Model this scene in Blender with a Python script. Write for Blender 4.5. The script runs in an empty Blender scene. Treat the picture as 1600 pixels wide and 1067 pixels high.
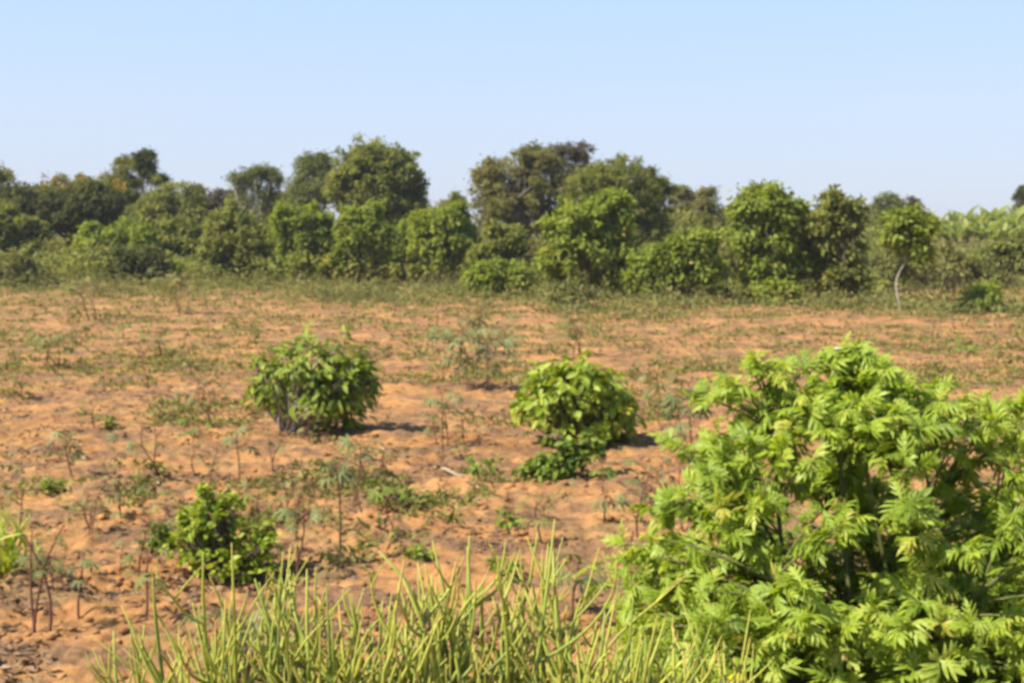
import bpy, math
import numpy as np
from mathutils import Vector

F = 1931.0            # focal length of the photograph in its own 1600 px frame
HC = 2.6              # camera height
HOR = 370.0           # horizon row
PITCH = math.atan((533.5 - HOR) / F)
SUN_EL = 48.0
SUN_DIR = None

scene = bpy.context.scene
COL = scene.collection
rng = np.random.default_rng(7)


# ------------------------------------------------------------------ helpers
def perlin(x, y, seed=0):
    x = np.asarray(x, float); y = np.asarray(y, float)
    xi = np.floor(x).astype(np.int64); yi = np.floor(y).astype(np.int64)
    xf = x - xi; yf = y - yi
    def h(a, b):
        n = (a * 374761393 + b * 668265263 + seed * 974711) & 0xFFFFFFFF
        n = ((n ^ (n >> 13)) * 1274126177) & 0xFFFFFFFF
        n = n ^ (n >> 16)
        ang = (n & 0xFFFF) / 65536.0 * 2 * np.pi
        return np.cos(ang), np.sin(ang)
    def dot(a, b, dx, dy):
        gx, gy = h(a, b)
        return gx * dx + gy * dy
    u = xf ** 3 * (xf * (xf * 6 - 15) + 10); v = yf ** 3 * (yf * (yf * 6 - 15) + 10)
    n00 = dot(xi, yi, xf, yf); n10 = dot(xi + 1, yi, xf - 1, yf)
    n01 = dot(xi, yi + 1, xf, yf - 1); n11 = dot(xi + 1, yi + 1, xf - 1, yf - 1)
    a = n00 + u * (n10 - n00); b = n01 + u * (n11 - n01)
    return (a + v * (b - a)) * 1.5


def sstep(a, b, x):
    t = np.clip((np.asarray(x, float) - a) / (b - a), 0, 1)
    return t * t * (3 - 2 * t)


def terrain(x, y, fine=True):
    x = np.asarray(x, float); y = np.asarray(y, float)
    z = 0.10 * perlin(x * .07, y * .07, 1)
    z = z + 1.9 * sstep(58, 112, y) * sstep(6, 34, x) + .8 * sstep(100, 200, y)
    if fine:
        w = 1 - sstep(70, 110, y)
        n = perlin(x * .45, y * .6, 2)
        z = z + w * .075 * n
        m = perlin(x * 1.3, y * 1.7, 3)
        z = z + w * .06 * m
        wn = 1 - sstep(25, 50, y)
        z = z + wn * .036 * np.abs(perlin(x * 3.1, y * 3.6, 4)) * 2
        wf = 1 - sstep(12, 24, y)
        z = z + wf * .028 * perlin(x * 8.3, y * 8.9, 5) + wf * .014 * perlin(x * 17., y * 18., 6)
    return z


def tz(x, y):
    return float(terrain(np.array([x]), np.array([y]))[0])


def ray(px, py):
    a, b = (px - 800) / F, -(py - 533.5) / F
    c, s = math.cos(PITCH), math.sin(PITCH)
    return np.array([a, c + b * s, -s + b * c])


def at(px, py, D):
    d = ray(px, py); t = D / d[1]
    return np.array([d[0] * t, D, HC + d[2] * t])


def ground_at(px, py):
    d = ray(px, py)
    D = HC / max(-d[2] / d[1], .004)
    for _ in range(12):
        t = D / d[1]
        z = tz(d[0] * t, D)
        D = .5 * D + .5 * min((HC - z) / max(-d[2] / d[1], .004), 140)
    t = D / d[1]
    return np.array([d[0] * t, D, tz(d[0] * t, D)])


def nrm(v):
    return v / np.maximum(np.linalg.norm(v, axis=-1, keepdims=True), 1e-9)


class MB:
    def __init__(s):
        s.v = []; s.t = []; s.a = []; s.n = 0
    def add(s, v, t, a):
        s.v.append(np.asarray(v, float)); s.t.append(np.asarray(t, np.int64) + s.n)
        s.a.append(np.broadcast_to(np.asarray(a, float), (len(v),)).copy()); s.n += len(v)
    def leaves(s, P, Dr, N, size, tmpl, vary, wid=1.0):
        tv, tt = tmpl
        P = np.asarray(P, float); n = len(P)
        if n == 0: return
        y = nrm(Dr); z = nrm(N - (N * y).sum(1, keepdims=True) * y); x = np.cross(y, z)
        size = np.broadcast_to(size, (n,)); wid = np.broadcast_to(wid, (n,))
        V = (P[:, None, :] + size[:, None, None] * (
            tv[None, :, 0:1] * wid[:, None, None] * x[:, None, :] + tv[None, :, 1:2] * y[:, None, :] + tv[None, :, 2:3] * z[:, None, :]))
        m = len(tv)
        T = (tt[None] + (np.arange(n) * m)[:, None, None]).reshape(-1, 3)
        s.add(V.reshape(-1, 3), T, np.repeat(np.broadcast_to(vary, (n,)), m))
    def tube(s, pts, rad, vary=.5, sides=6):
        pts = np.asarray(pts, float); n = len(pts)
        rad = np.broadcast_to(rad, (n,)); vary = np.broadcast_to(vary, (n,))
        tan = nrm(np.gradient(pts, axis=0))
        ref = np.tile(np.array([0.31, .95, .05]), (n, 1))
        a = nrm(np.cross(tan, ref)); b = np.cross(tan, a)
        th = np.arange(sides) / sides * 2 * np.pi
        V = pts[:, None] + rad[:, None, None] * (np.cos(th)[None, :, None] * a[:, None] + np.sin(th)[None, :, None] * b[:, None])
        i = np.arange(n - 1)[:, None] * sides; j = np.arange(sides)[None]; k = (j + 1) % sides
        q1 = np.stack([i + j, i + k, i + sides + k], -1).reshape(-1, 3)
        q2 = np.stack([i + j, i + sides + k, i + sides + j], -1).reshape(-1, 3)
        V = V.reshape(-1, 3)
        V = np.vstack([V, pts[-1] + tan[-1] * rad[-1] * .8])
        e = (n - 1) * sides
        cap = np.stack([e + np.arange(sides), e + (np.arange(sides) + 1) % sides, np.full(sides, n * sides)], -1)
        s.add(V, np.vstack([q1, q2, cap]), np.append(np.repeat(vary, sides), vary[-1]))
    def build(s, name, mat, parent=None, origin=None, smooth=False):
        v = np.vstack(s.v); t = np.vstack(s.t); a = np.concatenate(s.a)
        o0 = np.zeros(3)
        if origin is not None: o0 = np.asarray(origin, float)
        me = bpy.data.meshes.new(name)
        me.vertices.add(len(v)); me.vertices.foreach_set('co', (v - o0).astype(np.float32).ravel())
        me.loops.add(len(t) * 3); me.loops.foreach_set('vertex_index', t.astype(np.int32).ravel())
        me.polygons.add(len(t)); me.polygons.foreach_set('loop_start', (np.arange(len(t)) * 3).astype(np.int32))
        me.polygons.foreach_set('loop_total', np.full(len(t), 3, np.int32))
        if smooth: me.polygons.foreach_set('use_smooth', np.ones(len(t), bool))
        at_ = me.attributes.new('vary', 'FLOAT', 'POINT'); at_.data.foreach_set('value', a.astype(np.float32))
        me.materials.append(mat); me.update(); me.validate()
        ob = bpy.data.objects.new(name, me); COL.objects.link(ob)
        if parent is not None: ob.parent = parent
        else: ob.location = o0
        return ob


def tag(o, label, cat, group=None, kind=None):
    if label: o['label'] = label
    if cat: o['category'] = cat
    if group: o['group'] = group
    if kind: o['kind'] = kind
    return o


def thing(name, loc, label, cat, group=None):
    e = bpy.data.objects.new(name, None); COL.objects.link(e)
    e.empty_display_size = .2
    e.location = Vector([float(q) for q in loc])
    return tag(e, label, cat, group)


# ------------------------------------------------------------------ materials
def new_mat(name):
    m = bpy.data.materials.new(name); m.use_nodes = True
    nt = m.node_tree; nt.nodes.clear()
    return m, nt


def ramp(nt, stops, fac):
    r = nt.nodes.new('ShaderNodeValToRGB'); el = r.color_ramp.elements
    while len(el) < len(stops): el.new(.5)
    for e, (p, c) in zip(el, stops): e.position = p; e.color = (*c, 1)
    nt.links.new(fac, r.inputs[0]); return r.outputs[0]


def leaf_mat(name, stops, transl=.28, rough=.5, spec=.35, noise_scale=14.0):
    m, nt = new_mat(name); L = nt.links
    at_ = nt.nodes.new('ShaderNodeAttribute'); at_.attribute_name = 'vary'
    no = nt.nodes.new('ShaderNodeTexNoise'); no.inputs['Scale'].default_value = noise_scale; no.inputs['Detail'].default_value = 2
    geo = nt.nodes.new('ShaderNodeNewGeometry'); L.new(geo.outputs['Position'], no.inputs['Vector'])
    mx = nt.nodes.new('ShaderNodeMath'); mx.operation = 'MULTIPLY_ADD'
    L.new(no.outputs['Fac'], mx.inputs[0]); mx.inputs[1].default_value = .3
    sb = nt.nodes.new('ShaderNodeMath'); sb.operation = 'SUBTRACT'; L.new(at_.outputs['Fac'], sb.inputs[0]); sb.inputs[1].default_value = .15
    L.new(sb.outputs[0], mx.inputs[2])
    c = ramp(nt, stops, mx.outputs[0])
    p = nt.nodes.new('ShaderNodeBsdfPrincipled'); L.new(c, p.inputs['Base Color'])
    p.inputs['Roughness'].default_value = rough; p.inputs['Specular IOR Level'].default_value = spec
    t = nt.nodes.new('ShaderNodeBsdfTranslucent')
    hs = nt.nodes.new('ShaderNodeHueSaturation'); hs.inputs['Hue'].default_value = .485; hs.inputs['Saturation'].default_value = 1.1
    hs.inputs['Value'].default_value = 1.5; L.new(c, hs.inputs['Color']); L.new(hs.outputs[0], t.inputs['Color'])
    ms = nt.nodes.new('ShaderNodeMixShader'); ms.inputs[0].default_value = transl
    L.new(p.outputs[0], ms.inputs[1]); L.new(t.outputs[0], ms.inputs[2])
    o = nt.nodes.new('ShaderNodeOutputMaterial'); L.new(ms.outputs[0], o.inputs[0])
    return m


def bark_mat(name, stops, rough=.85, scale=25.0):
    m, nt = new_mat(name); L = nt.links
    at_ = nt.nodes.new('ShaderNodeAttribute'); at_.attribute_name = 'vary'
    tc = nt.nodes.new('ShaderNodeTexCoord')
    mp = nt.nodes.new('ShaderNodeMapping'); mp.inputs['Scale'].default_value = (1, 1, .25); L.new(tc.outputs['Object'], mp.inputs[0])
    no = nt.nodes.new('ShaderNodeTexNoise'); no.inputs['Scale'].default_value = scale; no.inputs['Detail'].default_value = 4; L.new(mp.outputs[0], no.inputs['Vector'])
    mx = nt.nodes.new('ShaderNodeMath'); mx.operation = 'MULTIPLY_ADD'; L.new(no.outputs['Fac'], mx.inputs[0]); mx.inputs[1].default_value = .5
    sb = nt.nodes.new('ShaderNodeMath'); sb.operation = 'SUBTRACT'; L.new(at_.outputs['Fac'], sb.inputs[0]); sb.inputs[1].default_value = .25
    L.new(sb.outputs[0], mx.inputs[2])
    c = ramp(nt, stops, mx.outputs[0])
    p = nt.nodes.new('ShaderNodeBsdfPrincipled'); L.new(c, p.inputs['Base Color']); p.inputs['Roughness'].default_value = rough
    p.inputs['Specular IOR Level'].default_value = .2
    bp = nt.nodes.new('ShaderNodeBump'); bp.inputs['Strength'].default_value = .4; bp.inputs['Distance'].default_value = .01
    L.new(no.outputs['Fac'], bp.inputs['Height']); L.new(bp.outputs[0], p.inputs['Normal'])
    o = nt.nodes.new('ShaderNodeOutputMaterial'); L.new(p.outputs[0], o.inputs[0])
    return m


def g(r, gg, b, k=1.0): return (r * k, gg * k, b * k)

M = {}
M['bright'] = leaf_mat('bright_leaf', [(0, g(.10, .13, .022)), (.5, g(.215, .265, .040)), (.85, g(.30, .345, .058)), (1, g(.42, .36, .085))], spec=.2, rough=.7, transl=.42)
M['mid'] = leaf_mat('mid_leaf', [(0, g(.09, .10, .022)), (.55, g(.215, .235, .050)), (1, g(.33, .32, .085))], spec=.2, rough=.7, transl=.42)
M['olive'] = leaf_mat('olive_leaf', [(0, g(.09, .09, .028)), (.5, g(.205, .20, .058)), (1, g(.32, .29, .11))], spec=.2, rough=.7, transl=.42)
M['dark'] = leaf_mat('dark_leaf', [(0, g(.045, .055, .016)), (.6, g(.10, .115, .03)), (1, g(.18, .15, .055))], spec=.2, rough=.7, transl=.42)
M['airy'] = leaf_mat('airy_leaf', [(0, g(.09, .11, .028)), (.5, g(.155, .18, .044)), (1, g(.24, .24, .08))], spec=.2, rough=.6)
M['brown'] = leaf_mat('brown_leaf', [(0, g(.06, .052, .026)), (.5, g(.115, .09, .042)), (1, g(.14, .14, .055))], spec=.2, rough=.6)
M['dusty'] = leaf_mat('dusty_leaf', [(0, g(.085, .095, .028)), (.5, g(.175, .185, .050)), (1, g(.31, .27, .095))], spec=.15, rough=.7)
M['yellow'] = leaf_mat('yellow_green_leaf', [(0, g(.10, .115, .018)), (.5, g(.19, .20, .03)), (1, g(.30, .25, .045))], spec=.2, rough=.6)
M['field'] = leaf_mat('field_bush_leaf', [(0, g(.06, .11, .012)), (.5, g(.14, .205, .022)), (1, g(.25, .30, .04))], rough=.5, spec=.25)
M['fielddk'] = leaf_mat('dark_field_bush_leaf', [(0, g(.07, .10, .014)), (.5, g(.17, .225, .028)), (1, g(.30, .34, .055))], rough=.6, spec=.15)
M['lime'] = leaf_mat('lime_leaf', [(0, g(.12, .18, .014)), (.5, g(.24, .31, .028)), (1, g(.38, .41, .055))], rough=.5, spec=.25)
M['lobed'] = leaf_mat('lobed_leaf', [(0, g(.11, .17, .018)), (.5, g(.265, .355, .038)), (.85, g(.37, .44, .066)), (1, g(.43, .42, .08))], transl=.45, rough=.45, spec=.35)
M['bluish'] = leaf_mat('bluish_leaf', [(0, g(.075, .10, .030)), (.5, g(.15, .178, .054)), (1, g(.28, .27, .11))], rough=.55, spec=.25)
M['weed'] = leaf_mat('weed_leaf', [(0, g(.09, .095, .026)), (.4, g(.17, .18, .042)), (.75, g(.27, .25, .07)), (1, g(.36, .27, .11))], spec=.15, rough=.7)
M['litter'] = leaf_mat('dry_litter', [(0, g(.14, .085, .045)), (.5, g(.27, .175, .095)), (1, g(.45, .35, .22))], transl=.1, spec=.1)
M['banana'] = leaf_mat('banana_leaf', [(0, g(.14, .18, .045)), (.5, g(.25, .305, .075)), (.9, g(.36, .38, .12)), (1, g(.40, .34, .15))], transl=.45, spec=.2)
M['flower'] = leaf_mat('orange_flower', [(0, g(.40, .20, .02)), (1, g(.65, .36, .03))])
M['yflower'] = leaf_mat('yellow_flower', [(0, g(.65, .45, .02)), (1, g(.75, .55, .03))])
M['bud'] = leaf_mat('pale_bud', [(0, g(.6, .6, .4)), (1, g(.75, .72, .5))])
M['pencil'] = leaf_mat('pencil_stem_skin', [(0, g(.07, .075, .035)), (.3, g(.11, .15, .045)), (.55, g(.27, .32, .05)), (.85, g(.41, .405, .065)), (1, g(.43, .29, .085))], transl=.08, rough=.55, spec=.25, noise_scale=40)
M['bark'] = bark_mat('grey_brown_bark', [(0, g(.06, .045, .03)), (1, g(.20, .16, .11))])
M['pale'] = bark_mat('pale_bark', [(0, g(.20, .17, .12)), (1, g(.48, .44, .34))])
M['redstem'] = bark_mat('red_brown_stem', [(0, g(.07, .03, .02)), (1, g(.24, .12, .07))])
M['greenstem'] = bark_mat('green_stem', [(0, g(.05, .06, .02)), (1, g(.16, .17, .05))])


def soil_material():
    m, nt = new_mat('orange_sandy_soil'); L = nt.links
    geo = nt.nodes.new('ShaderNodeNewGeometry')
    def noise(scale, detail=4, rough=.55, sy=1.0):
        mp = nt.nodes.new('ShaderNodeMapping'); mp.inputs['Scale'].default_value = (1, sy, 1); L.new(geo.outputs['Position'], mp.inputs[0])
        n = nt.nodes.new('ShaderNodeTexNoise'); n.inputs['Scale'].default_value = scale; n.inputs['Detail'].default_value = detail
        n.inputs['Roughness'].default_value = rough; L.new(mp.outputs[0], n.inputs['Vector']); return n.outputs['Fac']
    base = ramp(nt, [(.25, g(.31, .148, .051)), (.5, g(.41, .208, .076)), (.75, g(.48, .262, .103))], noise(.55, 6, .6))
    fine = ramp(nt, [(.34, g(.48, .42, .37)), (.58, g(1, 1, 1))], noise(5, 8, .75, 1.6))
    mul = nt.nodes.new('ShaderNodeMixRGB'); mul.blend_type = 'MULTIPLY'; mul.inputs[0].default_value = .75
    L.new(base, mul.inputs[1]); L.new(fine, mul.inputs[2])
    # rotting mulch and leaf litter worked into the soil in patches
    pm = ramp(nt, [(.45, (0, 0, 0)), (.56, (.95, .95, .95))], noise(.9, 9, .72, 1.7))
    mix = nt.nodes.new('ShaderNodeMixRGB'); L.new(pm, mix.inputs[0]); L.new(mul.outputs[0], mix.inputs[1])
    mul2 = ramp(nt, [(.35, g(.11, .060, .032)), (.65, g(.255, .148, .074))], noise(22, 5, .7)); L.new(mul2, mix.inputs[2])
    # thin green film of seedlings
    gm = ramp(nt, [(.54, (0, 0, 0)), (.72, (.6, .6, .6))], noise(.8, 7, .7, 1.6))
    mix2 = nt.nodes.new('ShaderNodeMixRGB'); L.new(gm, mix2.inputs[0]); L.new(mix.outputs[0], mix2.inputs[1]); mix2.inputs[2].default_value = (.24, .20, .065, 1)
    p = nt.nodes.new('ShaderNodeBsdfPrincipled'); L.new(mix2.outputs[0], p.inputs['Base Color']); p.inputs['Roughness'].default_value = .95
    p.inputs['Specular IOR Level'].default_value = .1
    b1 = nt.nodes.new('ShaderNodeBump'); b1.inputs['Strength'].default_value = .8; b1.inputs['Distance'].default_value = .05; L.new(noise(6, 8, .7), b1.inputs['Height'])
    b2 = nt.nodes.new('ShaderNodeBump'); b2.inputs['Strength'].default_value = .6; b2.inputs['Distance'].default_value = .012; L.new(noise(45, 4, .6), b2.inputs['Height'])
    L.new(b1.outputs[0], b2.inputs['Normal']); L.new(b2.outputs[0], p.inputs['Normal'])
    o = nt.nodes.new('ShaderNodeOutputMaterial'); L.new(p.outputs[0], o.inputs[0])
    return m
M['soil'] = soil_material()


# ------------------------------------------------------------------ leaf templates
def tmpl_diamond(w=.5, fold=.1, droop=.15):
    v = np.array([(0, 0, 0), (-w * .5, .42, fold), (0, 1, -droop), (w * .5, .42, fold)], float)
    return v, np.array([(0, 2, 1), (0, 3, 2)])


def blade(ts, ws, fold=.12, droop=.25, rot=0.0, off=(0, 0, 0), length=1.0, droop2=0.0):
    v = []; t = []
    for q, w in zip(ts, ws):
        z = -droop * q * q
        v += [(-w, q, z + fold * w), (0, q, z), (w, q, z + fold * w)]
    for i in range(len(ts) - 1):
        a = i * 3; b = a + 3
        t += [(a, a + 1, b + 1), (a, b + 1, b), (a + 1, a + 2, b + 2), (a + 1, b + 2, b + 1)]
    v = np.array(v, float) * length
    c, s = math.cos(rot), math.sin(rot)
    v = np.stack([v[:, 0] * c - v[:, 1] * s, v[:, 0] * s + v[:, 1] * c, v[:, 2]], 1) + np.array(off)
    return v, np.array(t)


def join(parts):
    V = []; T = []; n = 0
    for v, t in parts:
        V.append(v); T.append(t + n); n += len(v)
    return np.vstack(V), np.vstack(T)


def tmpl_lobed(pairs=((.22, .52, 50), (.46, .50, 40)), w=1.0, droop=.5):
    L = [blade([0, .12, .4, .64, .84, 1], [.015, .05, .10 * w, .14 * w, .11 * w, 0], .3, droop)]
    for q, ln, an in pairs:
        for s in (-1, 1):
            L.append(blade([0, .3, .68, 1], [.11, .15 * w, .13 * w, 0], .25, .7, -s * math.radians(an + 6 * s), (0, q, -droop * q * q), ln * (1 + .08 * s)))
    return join(L)


def tmpl_palm(n=6, spread=105):
    L = [blade([0, .3, .7, 1], [.02, .11, .10, 0], .3, .45, math.radians(a), (0, 0, 0), 1 - .25 * abs(a) / spread)
         for a in np.linspace(-spread, spread, n)]
    return join(L)

DIA = tmpl_diamond()
OVAL = blade([0, .25, .6, .86, 1], [.03, .24, .26, .14, 0], .35, .35)
LONG = blade([0, .25, .6, .86, 1], [.02, .15, .17, .10, 0], .4, .45)
ROUND = blade([0, .3, .7, 1], [.03, .30, .30, .05], .3, .2)
LOBED = tmpl_lobed()
LOBED_NARROW = tmpl_lobed(((.20, .44, 56), (.38, .50, 46), (.58, .38, 38)), .72, .75)
PALM = tmpl_palm()
BLADE = blade([0, .35, .7, 1], [.03, .035, .025, 0], .2, .5)


# ------------------------------------------------------------------ plants
def sph(n, r):
    v = r.normal(size=(n, 3)); return nrm(v)


# style: leaf length, width factor, template, clump radius, clumps per m2, leaves per clump, droop, material, inner share
ST = {
    'round': (.26, .95, DIA, .26, 2.6, 46, .15, 'mid', .35),
    'big':   (.25, 1.1, DIA, .22, 3.3, 42, .28, 'bright', .35),
    'bigmid': (.25, 1.1, DIA, .22, 3.3, 42, .28, 'mid', .35),
    'olive': (.24, .8, DIA, .26, 2.6, 44, .15, 'olive', .35),
    'dark':  (.26, 1.0, DIA, .28, 2.4, 46, .15, 'dark', .4),
    'airy':  (.21, .75, DIA, .28, 2.7, 38, .1, 'airy', .3),
    'fine':  (.24, .42, DIA, .22, 3.2, 60, .45, 'mid', .35),
    'brown': (.20, .9, DIA, .20, 2.2, 26, .1, 'brown', .3),
    'yellow': (.24, .9, DIA, .25, 2.4, 40, .1, 'yellow', .3),
    'dusty': (.24, .9, DIA, .22, 3.0, 26, .25, 'dusty', .3),
}


def crown(mb, lobes, st, r, dens=1.0, lf=1.0):
    ll, lw, tm, cr, cd, lpc, droop, _, inner = st
    lobes = np.asarray(lobes, float)
    areas = np.array([4 * math.pi * ((a * b) ** 1.6 + (a * c) ** 1.6 + (b * c) ** 1.6) ** (1 / 1.6) / 3 ** (1 / 1.6) for a, b, c in lobes[:, 3:6]])
    cents = []
    for i, lb in enumerate(lobes):
        n = max(6, int(areas[i] * cd * dens))
        d = sph(n, r)
        d[:, 2] = np.where(d[:, 2] < -.45, -d[:, 2] * .6, d[:, 2]); d = nrm(d)
        k = np.where(r.random(n) < inner, r.uniform(.35, .85, n), r.uniform(.80, 1.2, n) )
        # lumpy outline
        az = np.arctan2(d[:, 1], d[:, 0]); lump = 1 + .26 * perlin(az * 1.6 + 10 * i, d[:, 2] * 2.4 + 3 * lb[0], 11 + i)
        c = lb[:3] + d * (k * lump)[:, None] * lb[3:6]
        cents.append(np.hstack([c, d]))
    cents = np.vstack(cents)
    n = len(cents)
    cv = np.clip(r.normal(.45, .16, n) + .0, .05, .95)
    crr = cr * r.uniform(.6, 1.35, n)
    cnt = np.maximum(4, (lpc * r.uniform(.5, 1.4, n)).astype(int))
    idx = np.repeat(np.arange(n), cnt); m = len(idx)
    P = cents[idx, :3] + r.normal(size=(m, 3)) * crr[idx][:, None] * np.array([.62, .62, .48])
    o = nrm(cents[idx, 3:6] + (P - cents[idx, :3]) / crr[idx][:, None] * .6)
    Dr = nrm(o * .6 + r.normal(size=(m, 3)) * .6 + np.array([0, 0, -droop * 1.6]))
    N = nrm(np.array([0, 0, .75]) + o * .55 + r.normal(size=(m, 3)) * .45)
    va = np.clip(cv[idx] + r.normal(0, .14, m), 0, 1)
    mb.leaves(P, Dr, N, ll * lf * r.uniform(.65, 1.25, m), tm, va, lw)
    return cents


def px_lobes(lobes, D, deep=.85):
    out = []
    for cx, cy, w, h in lobes:
        c = at(cx, cy, D); k = D / F
        out.append((c[0], c[1] + rng.uniform(-.2, .2) * w * k, c[2], w / 2 * k, w / 2 * k * deep, h / 2 * k))
    return out


def limb(mb, a, b, r0, r1, r, n=6, wob=.12, vary=.5, sides=6):
    a = np.asarray(a, float); b = np.asarray(b, float); t = np.linspace(0, 1, n)[:, None]
    L = np.linalg.norm(b - a)
    p = a + (b - a) * t
    w = r.normal(size=3) * wob * L; w[2] *= .4
    p = p + np.sin(t * math.pi) * w + np.sin(t * 2 * math.pi) * r.normal(size=3) * wob * L * .4
    p[:, 2] += (np.sin(t[:, 0] * math.pi) * .04 * L)
    mb.tube(p, np.linspace(r0, r1, n), vary, sides); return p


def tree(name, cat, D, bx, lobes, style, label, group=None, trunk_r=None, bark='bark', dens=1.0, lf=1.0, nstem=1,
         extra=None, parts=('trunk', 'crown'), deep=.85, twigs=14, base_y=None, bark_vary=.5, wob=.05):
    r = np.random.default_rng(abs(hash_(name + label)) % 2 ** 31)
    st = ST[style]
    if base_y is not None:
        b = ground_at(bx, base_y); D = b[1]
    x0 = at(bx, 400, D)[0]; base = np.array([x0, D, tz(x0, D)])
    W = px_lobes(lobes, D, deep)
    e = thing(name, base, label, cat, group)
    S = []
    shrubby = nstem > 1
    for w in W:
        for q in range(4 if shrubby else 5):
            an = r.uniform(0, 6.28); el = r.uniform(-.2, 1.3) if not shrubby else r.uniform(.4, 1.5)
            d = np.array([math.cos(an) * math.cos(el), math.sin(an) * math.cos(el), math.sin(el)]); f = r.uniform(.22, .40)
            c = np.array(w[:3]) + d * np.array(w[3:6]) * r.uniform(.82, 1.0); m_ = min(w[3], w[5])
            if c[2] - f * m_ < base[2] + .2: continue
            S.append((*c, m_ * f, m_ * f, m_ * f * (1.9 if shrubby else .9)))
    mb = MB(); cents = crown(mb, W, st, r, dens, lf)
    sc = crown(mb, S, st, r, dens * 1.1, lf) if S else cents[:0]
    H = max(w[2] + w[5] for w in W) - base[2]
    tr = trunk_r or H * .018
    tb = MB()
    Wc = np.mean([w[:3] for w in W], 0)
    if nstem == 1:
        fork = base + (Wc - base) * .45; fork[2] = base[2] + max(.25 * H, (min(w[2] - w[5] for w in W) - base[2]) * 1.1)
        fork[2] = min(fork[2], base[2] + .55 * H)
        limb(tb, base - np.array([0, 0, .15]), fork, tr * 1.25, tr * .85, r, 7, wob, bark_vary, 8)
        starts = [fork] * len(W)
    else:
        starts = [base + np.array([r.normal() * tr * 3, r.normal() * tr * 3, -.1]) for _ in range(nstem)]
    for i, w in enumerate(W):
        for s in (starts if nstem > 1 and i == 0 else [starts[i % len(starts)]]):
            tgt = np.array(w[:3]) + np.array([r.normal() * w[3] * .35, r.normal() * w[4] * .35, w[5] * r.uniform(-.1, .35)])
            p = limb(tb, s, tgt, tr * (.7 if nstem == 1 else 1), tr * .28, r, 7, .08, bark_vary)
            near = cents[np.argsort(np.linalg.norm(cents[:, :3] - tgt, axis=1))]
            for c in near[r.permutation(len(near))[:twigs]]:
                limb(tb, p[r.integers(2, 6)], c[:3], tr * .26, tr * .08, r, 4, .1, bark_vary, 4)
    org = base
    tb.build(parts[0], M[bark], e, org, True)
    cr = mb.build(parts[1], M[st[7]], e, org)
    if extra: extra(e, org, cents, r, cr)
    return e


def hash_(s):
    h = 2166136261
    for ch in s: h = ((h ^ ord(ch)) * 16777619) & 0xFFFFFFFF
    return h


def gD(yb): return HC * F / (yb - HOR)


def shrub(D, bx, lobes, style, label, **k):
    k.setdefault('nstem', 5); k.setdefault('trunk_r', .03); k.setdefault('parts', ('stems', 'foliage'))
    return tree('leafy_shrub', 'shrub', D, bx, lobes, style, label, group=k.pop('group', 'shrubs along the far field edge'), **k)


TG = 'trees rising behind the field edge'
def T(*a, **k):
    k.setdefault('group', TG); return tree(*a, **k)


def blossoms(e, org, cents, r, cr):
    mb = MB()
    top = cents[np.argsort(-(cents[:, 2]))][:int(len(cents) * .22)]
    c = top[r.permutation(len(top))[:46]]
    for q in c:
        n = 16; P = q[:3] + r.normal(size=(n, 3)) * .13 + np.array([0, 0, .18])
        mb.leaves(P, sph(n, r), nrm(np.array([0, -.3, 1.]) + r.normal(size=(n, 3)) * .3), .2, DIA, r.random(n), 1.6)
    mb.build('blossoms', M['flower'], e, org)


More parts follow.
